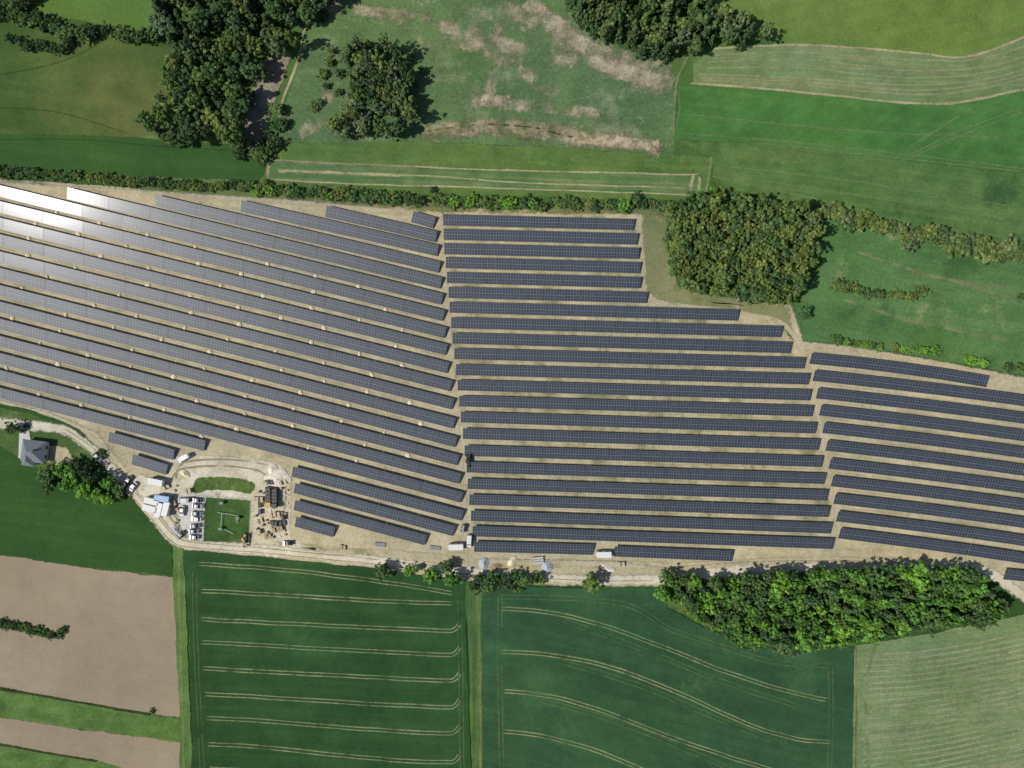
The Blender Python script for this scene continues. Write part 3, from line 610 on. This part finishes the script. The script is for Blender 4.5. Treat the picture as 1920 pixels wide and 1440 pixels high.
for i,(c,yy_) in enumerate([('grey',937),('silver',948),('teal',962),('white',972),('grey',985),('teal',995),('silver',1006)]):
    vehicle('parked_car',(372+R.uniform(-2.5,2.5)-i*.7,yy_),R.uniform(-.1,.1)+(math.pi if i%3 else 0),c)
vehicle('parked_car',(344,957),1.45,'white'); vehicle('parked_car',(340,1002),.7,'grey')
vehicle('parked_car',(243,900),.9,'grey'); vehicle('parked_car',(252,912),.95,'white'); vehicle('parked_car',(238,909),.9,'black')
vehicle('parked_car',(541,1017),.03,'black'); vehicle('parked_car',(186,856),2.3,'grey')
vehicle('delivery_van',(348,937),.05,'silver',VAN,(3,),.98); vehicle('delivery_van',(880,1013),1.5,'white',VAN,(3,),.98)
vehicle('delivery_van',(348,858),.5,'white',VAN,(3,),.98)
def truck(px,rz,c1,c2,load=True,name='flatbed_truck'):
    mb=MB()
    mb.box((-3.2,0,1.55),(1.9,2.3,1.9),0,top=.93); mb.box((-4.17,0,1.95),(.06,1.9,.75),1); 
    for s in(-1,1): mb.box((-3.3,s*1.14,1.95),(1.0,.06,.65),1)
    mb.box((.9,0,.95),(6.3,2.4,.2),4); mb.box((.6,0,.7),(7.6,.8,.3),2)
    for s in(-1,1):
        mb.box((.9,s*1.18,1.25),(6.2,.06,.4),0)
        for x in(-3.2,1.6,2.9): mb.cyl((x,s*1.0,.5),.5,.32,2,'Y',14)
    mb.box((-2.15,0,1.7),(.08,2.2,1.3),0)
    if load:
        for k in range(4): mb.box((-1.3+k*1.45,0,1.5),(1.25,2.0,.8+.25*(k%2)),3,rz=R.uniform(-.06,.06))
    x,y=gp(px); mb.obj(name,[paints[c1],m_glass,m_rub_,paints[c2],paints['dark']],(x,y,ZL[0]),rz)
truck((506,930),1.6,'yellow','dark'); truck((518,932),1.57,'dark','dark')
def telehandler(px,rz,c='yellow'):
    mb=MB()
    mb.box((0,0,.95),(3.6,1.5,.7),0,top=.92); mb.box((-.2,.5,1.75),(1.3,.85,1.1),1,top=.85); mb.box((-.2,.5,2.34),(1.2,.8,.08),0)
    mb.box((-.5,-.35,1.75),(5.4,.4,.4),3,ry=.05); mb.box((-3.3,-.35,1.2),(.3,1.3,.9),3)
    for s in(-.35,.35): mb.box((-3.9,-.35+s,.8),(1.1,.12,.08),3)
    for x in(-1.3,1.3):
        for s in(-1,1): mb.cyl((x,s*.95,.6),.6,.4,2,'Y',14)
    x,y=gp(px); mb.obj('telehandler',[paints[c],m_glass,m_rub_,paints['dark']],(x,y,ZL[0]),rz)
telehandler((462,1008),1.4,'yellow'); telehandler((879,860),1.5,'dark')
m_wood=plain('pallet_wood',(170,150,116),.85,var=.2); m_carton=plain('carton',(190,176,146),.8,var=.15); m_wrap=plain('dark_module_stack',(50,54,62),.35)
def pallets(px,rz,nx,ny,cover):
    mb=MB()
    for i in range(nx):
        for j in range(ny):
            cx,cy=i*1.6+R.uniform(-.2,.2),j*2.4+R.uniform(-.3,.3)
            for k in(-.5,0,.5): mb.box((cx+k,cy,.08),(.12,2.1,.12),0)
            for k in range(6): mb.box((cx,cy-.95+k*.38,.165),(1.2,.22,.03),0)
            h=R.choice((.3,.5,.9,1.2)); mb.box((cx,cy,.19+h/2),(1.1,2.0,h),1,rz=R.uniform(-.04,.04)); mb.box((cx,cy,.2+h+.02),(1.16,.1,.03),0)
    x,y=gp(px); mb.obj('pallet_stack',[m_wood,cover],(x,y,ZL[0]),rz)
for p,a,nx,ny,c in [((478,936),0,3,1,m_carton),((490,958),.1,1,3,m_wrap),((485,978),.3,2,1,m_carton),((510,966),.2,3,1,m_carton),((512,980),-.1,3,1,m_wrap),((516,993),.3,3,1,m_wood),((534,980),.1,1,2,m_wrap),((482,998),.2,2,1,m_carton),((528,905),.4,2,1,m_carton),((505,903),.1,2,1,m_wrap),((494,938),.5,1,1,m_wood),((528,962),-.3,2,1,m_wood),((350,920),.2,2,1,m_carton),((500,1006),.1,2,1,m_wood),((330,942),.4,1,1,m_wood),((310,915),.7,2,1,m_carton),((640,1026),.1,2,1,m_wood),((1160,1058),.1,2,1,m_carton)]:
    pallets(p,a,nx,ny,c)
mb=MB()
for i in range(60):
    x,y=gp((R.uniform(478,540),R.uniform(895,1008))) if i<46 else gp((R.uniform(322,336),R.uniform(905,990)))
    k=R.random()
    if k<.5: mb.box((x,y,.08+.02*(i%5)),(R.uniform(.8,2.6),R.uniform(.12,.35),.12),R.choice((0,2,3)),rz=R.uniform(0,3.1))
    elif k<.8: mb.box((x,y,.25),(R.uniform(.5,1.1),R.uniform(.5,.9),.5),R.choice((0,1,2)),rz=R.uniform(0,3.1))
    else:
        mb.cyl((x,y,.08),.6,.08,0,'Z',14); mb.cyl((x,y,.4),.32,.56,1,'Z',12); mb.cyl((x,y,.72),.6,.08,0,'Z',14)
mb.obj('building_material_debris',[m_wood,m_wrap,m_carton,paints['white']],(0,0,ZL[0]))
m_white=plain('white_sheet_metal',(220,220,216),.5,var=.04); m_dk=plain('window_dark',(40,46,54),.2)
def container(name,px,rz,size=(6.06,2.44,2.6),body=None,h0=ZL[0]):
    l,w,h=size; mb=MB(); mb.box((0,0,.1),(l-.2,w-.2,.2),2); mb.box((0,0,.2+h/2),(l,w,h),0)
    for k in range(int(l/.6)): mb.box((-l/2+.35+k*.6,0,.2+h+.03),(.12,w-.1,.05),0)
    for s in(-1,1):
        mb.box((0,s*(w/2+.02),.2+h-.08),(l+.06,.05,.14),2); mb.box((l*.22,s*(w/2+.02),1.7),(1.1,.05,.9),1)
        for k in(-1,1): mb.box((k*(l/2-.03),s*(w/2-.03),.2+h/2),(.12,.12,h+.04),2)
    mb.box((-l*.25,w/2+.025,1.25),(.9,.05,2.0),1)
    x,y=gp(px); mb.obj(name,[body or m_white,m_dk,paints['grey']],(x,y,h0),rz)
for p,a,b in [((291,938),-.25,None),((288,951),-.25,None),((304,954),1.32,None),((317,952),1.32,None),((310,933),-.12,paints['skyblue']),((298,902),-.2,None),((856,1023),.02,None),((1131,1037),0,None),((868,990),1.4,paints['silver'])]:
    container('site_office_container',p,a,body=b,size=(6.06,2.44,2.6) if p[0]!=868 else (3.2,1.2,1.6))
mb=MB()
for a,b in(((410,960),(448,966)),((448,966),(446,980)),((418,962),(416,990)),((420,990),(440,1000))):
    p=Vector(gp(a)+(0.6,)); q=Vector(gp(b)+(0.6,)); c=(p+q)/2; d=q-p
    mb.box(tuple(c),(d.length,.16,.16),0,rz=math.atan2(d.y,d.x)); mb.box((p.x,p.y,.3),(.2,.2,.6),0)
for p in((448,970),(416,990),(418,942)):
    x,y=gp(p); mb.box((x,y,.7),(1.3,.9,1.3),0); mb.box((x,y,1.4),(1.5,1.1,.1),1)
mb.obj('gas_pipe_station',[plain('pale_pipe',(176,178,160),.5),paints['grey']],(0,0,ZL[0]))
m_fence=plain('fence_steel',(150,154,150),.5,.5)
def fence(line,h=1.9,step=3.0,closed=False):
    pts=resample([gp(p) for p in line],step,closed); mb=MB()
    if closed: pts.append(pts[0])
    for p in pts: mb.box((p.x,p.y,h/2),(.09,.09,h),0)
    for a,b in zip(pts,pts[1:]):
        d=b-a; c=(a+b)/2
        for z in(.3,.8,1.3,h-.05): mb.box((c.x,c.y,z),(d.length-.1,.025,.025),0,rz=math.atan2(d.y,d.x))
    mb.obj('wire_fence',[m_fence],(0,0,0))
fence([(385,931),(471,937),(469,1017),(381,1015)],1.8,2.5,True)
fence([(-150,330),(120,350),(300,360),(500,373),(820,389),(1040,393),(1200,395),(1252,400),(1258,470),(1268,536),(1330,558),(1482,573),(1496,610),(1508,640),(1600,650),(1760,677),(1940,711),(2100,742)])
fence([(1860,1085),(1740,1058),(1560,1050),(1400,1053),(1240,1064),(1150,1052),(900,1048)])
fence([(240,886),(180,812),(90,774),(0,752),(-150,720)])
mb=MB(); m_conc=plain('concrete',(196,192,182),.9)
for i in range(3): mb.cyl((0,i*1.0,.45),.45,5,0,'X',14)
mb.obj('concrete_pipe_stack',[m_conc],(gp((1008,1054))[0],gp((1008,1054))[1],ZL[0]),.1)
mb=MB()
for i in range(5): mb.box((0,i*.35,.15+.02*i),(4.5,.25,.22),0,rz=R.uniform(-.04,.04))
o=mb.obj('steel_beam_stack',[paints['silver']],(gp((815,1030))[0],gp((815,1030))[1],ZL[0]),-.1)
o2=o.copy(); o2.location=(gp((712,1024))[0],gp((712,1024))[1],ZL[0]); sc.collection.objects.link(o2)
# ---------------------------------------------------------------- house
def house(px,rz):
    e=empty('detached_house',(gp(px,3)[0],gp(px,3)[1],ZL[0]),rz)
    wall=plain('render_wall',(226,220,206),.9,var=.05); roof=plain('slate_roof_tiles',(112,120,128),.6,var=.15,scale=6)
    mb=MB(); mb.box((0,0,1.45),(8.6,8.0,2.9)); mb.box((-1.6,-4.9,1.4),(4.4,1.8,2.8)); mb.obj('walls',[wall],parent=e)
    mb=MB(); 
    def hip(x0,x1,y0,y1,z,h,ridge):
        cx,cy=(x0+x1)/2,(y0+y1)/2
        if ridge=='x': a=(x0+(y1-y0)/2*.85,cy,z+h); b=(x1-(y1-y0)/2*.85,cy,z+h)
        else: a=(cx,y0+(x1-x0)/2*.85,z+h); b=(cx,y1-(x1-x0)/2*.85,z+h)
        vs=[(x0,y0,z),(x1,y0,z),(x1,y1,z),(x0,y1,z),a,b]
        fs=[(0,1,5,4),(2,3,4,5),(1,2,5),(3,0,4)] if ridge=='x' else [(0,1,4),(1,2,5,4),(2,3,5),(3,0,4,5)]
        mb.add(vs,fs+[(3,2,1,0)],0)
    hip(-5.0,5.0,-4.6,4.6,2.92,2.9,'x'); hip(-4.3,1.0,-6.3,1.5,2.95,1.9,'y'); mb.obj('roof',[roof],parent=e)
    mb=MB(); mb.box((1.6,.8,5.2),(.6,.6,1.8)); mb.obj('chimney',[plain('brick',(150,92,72),.9)],parent=e)
    mb=MB()
    for x in(-2.8,2.8): mb.box((x,4.02,1.5),(1.4,.06,1.3))
    for y in(-2,2):
        for s in(-1,1): mb.box((s*4.32,y,1.5),(.06,1.4,1.3))
    mb.box((2.6,-4.02,1.5),(1.6,.06,1.3)); mb.obj('windows',[m_dk],parent=e)
    mb=MB(); mb.box((-1.6,-5.82,1.1),(1.1,.06,2.1)); mb.obj('door',[plain('door_wood',(110,72,46),.6)],parent=e)
house((64,846),-.12)
# ---------------------------------------------------------------- light, sky, camera
w=bpy.data.worlds.new('World'); sc.world=w; w.use_nodes=True; nt=w.node_tree; nt.nodes.clear()
sky=nt.nodes.new('ShaderNodeTexSky'); sky.sky_type='NISHITA'; sky.sun_disc=False
sky.sun_elevation=math.asin(SUN.z); sky.sun_rotation=math.atan2(SUN.x,SUN.y)
bg=nt.nodes.new('ShaderNodeBackground'); bg.inputs[1].default_value=0.08; ow=nt.nodes.new('ShaderNodeOutputWorld')
nt.links.new(sky.outputs[0],bg.inputs[0]); nt.links.new(bg.outputs[0],ow.inputs[0])
ld=bpy.data.lights.new('sun','SUN'); ld.energy=4.2; ld.angle=math.radians(.53); ld.color=(1,.965,.90)
lo=bpy.data.objects.new('sun',ld); sc.collection.objects.link(lo); lo.rotation_euler=SUN.to_track_quat('Z','Y').to_euler()
cd=bpy.data.cameras.new('camera'); cam=bpy.data.objects.new('camera',cd); sc.collection.objects.link(cam)
cam.location=(0,0,H); cam.rotation_euler=(0,0,0); cd.sensor_width=36; cd.lens=18*H/(960*S); cd.clip_end=12000; cd.clip_start=1
sc.camera=cam
sc.view_settings.view_transform='Standard'; sc.view_settings.look='None'; sc.view_settings.exposure=0
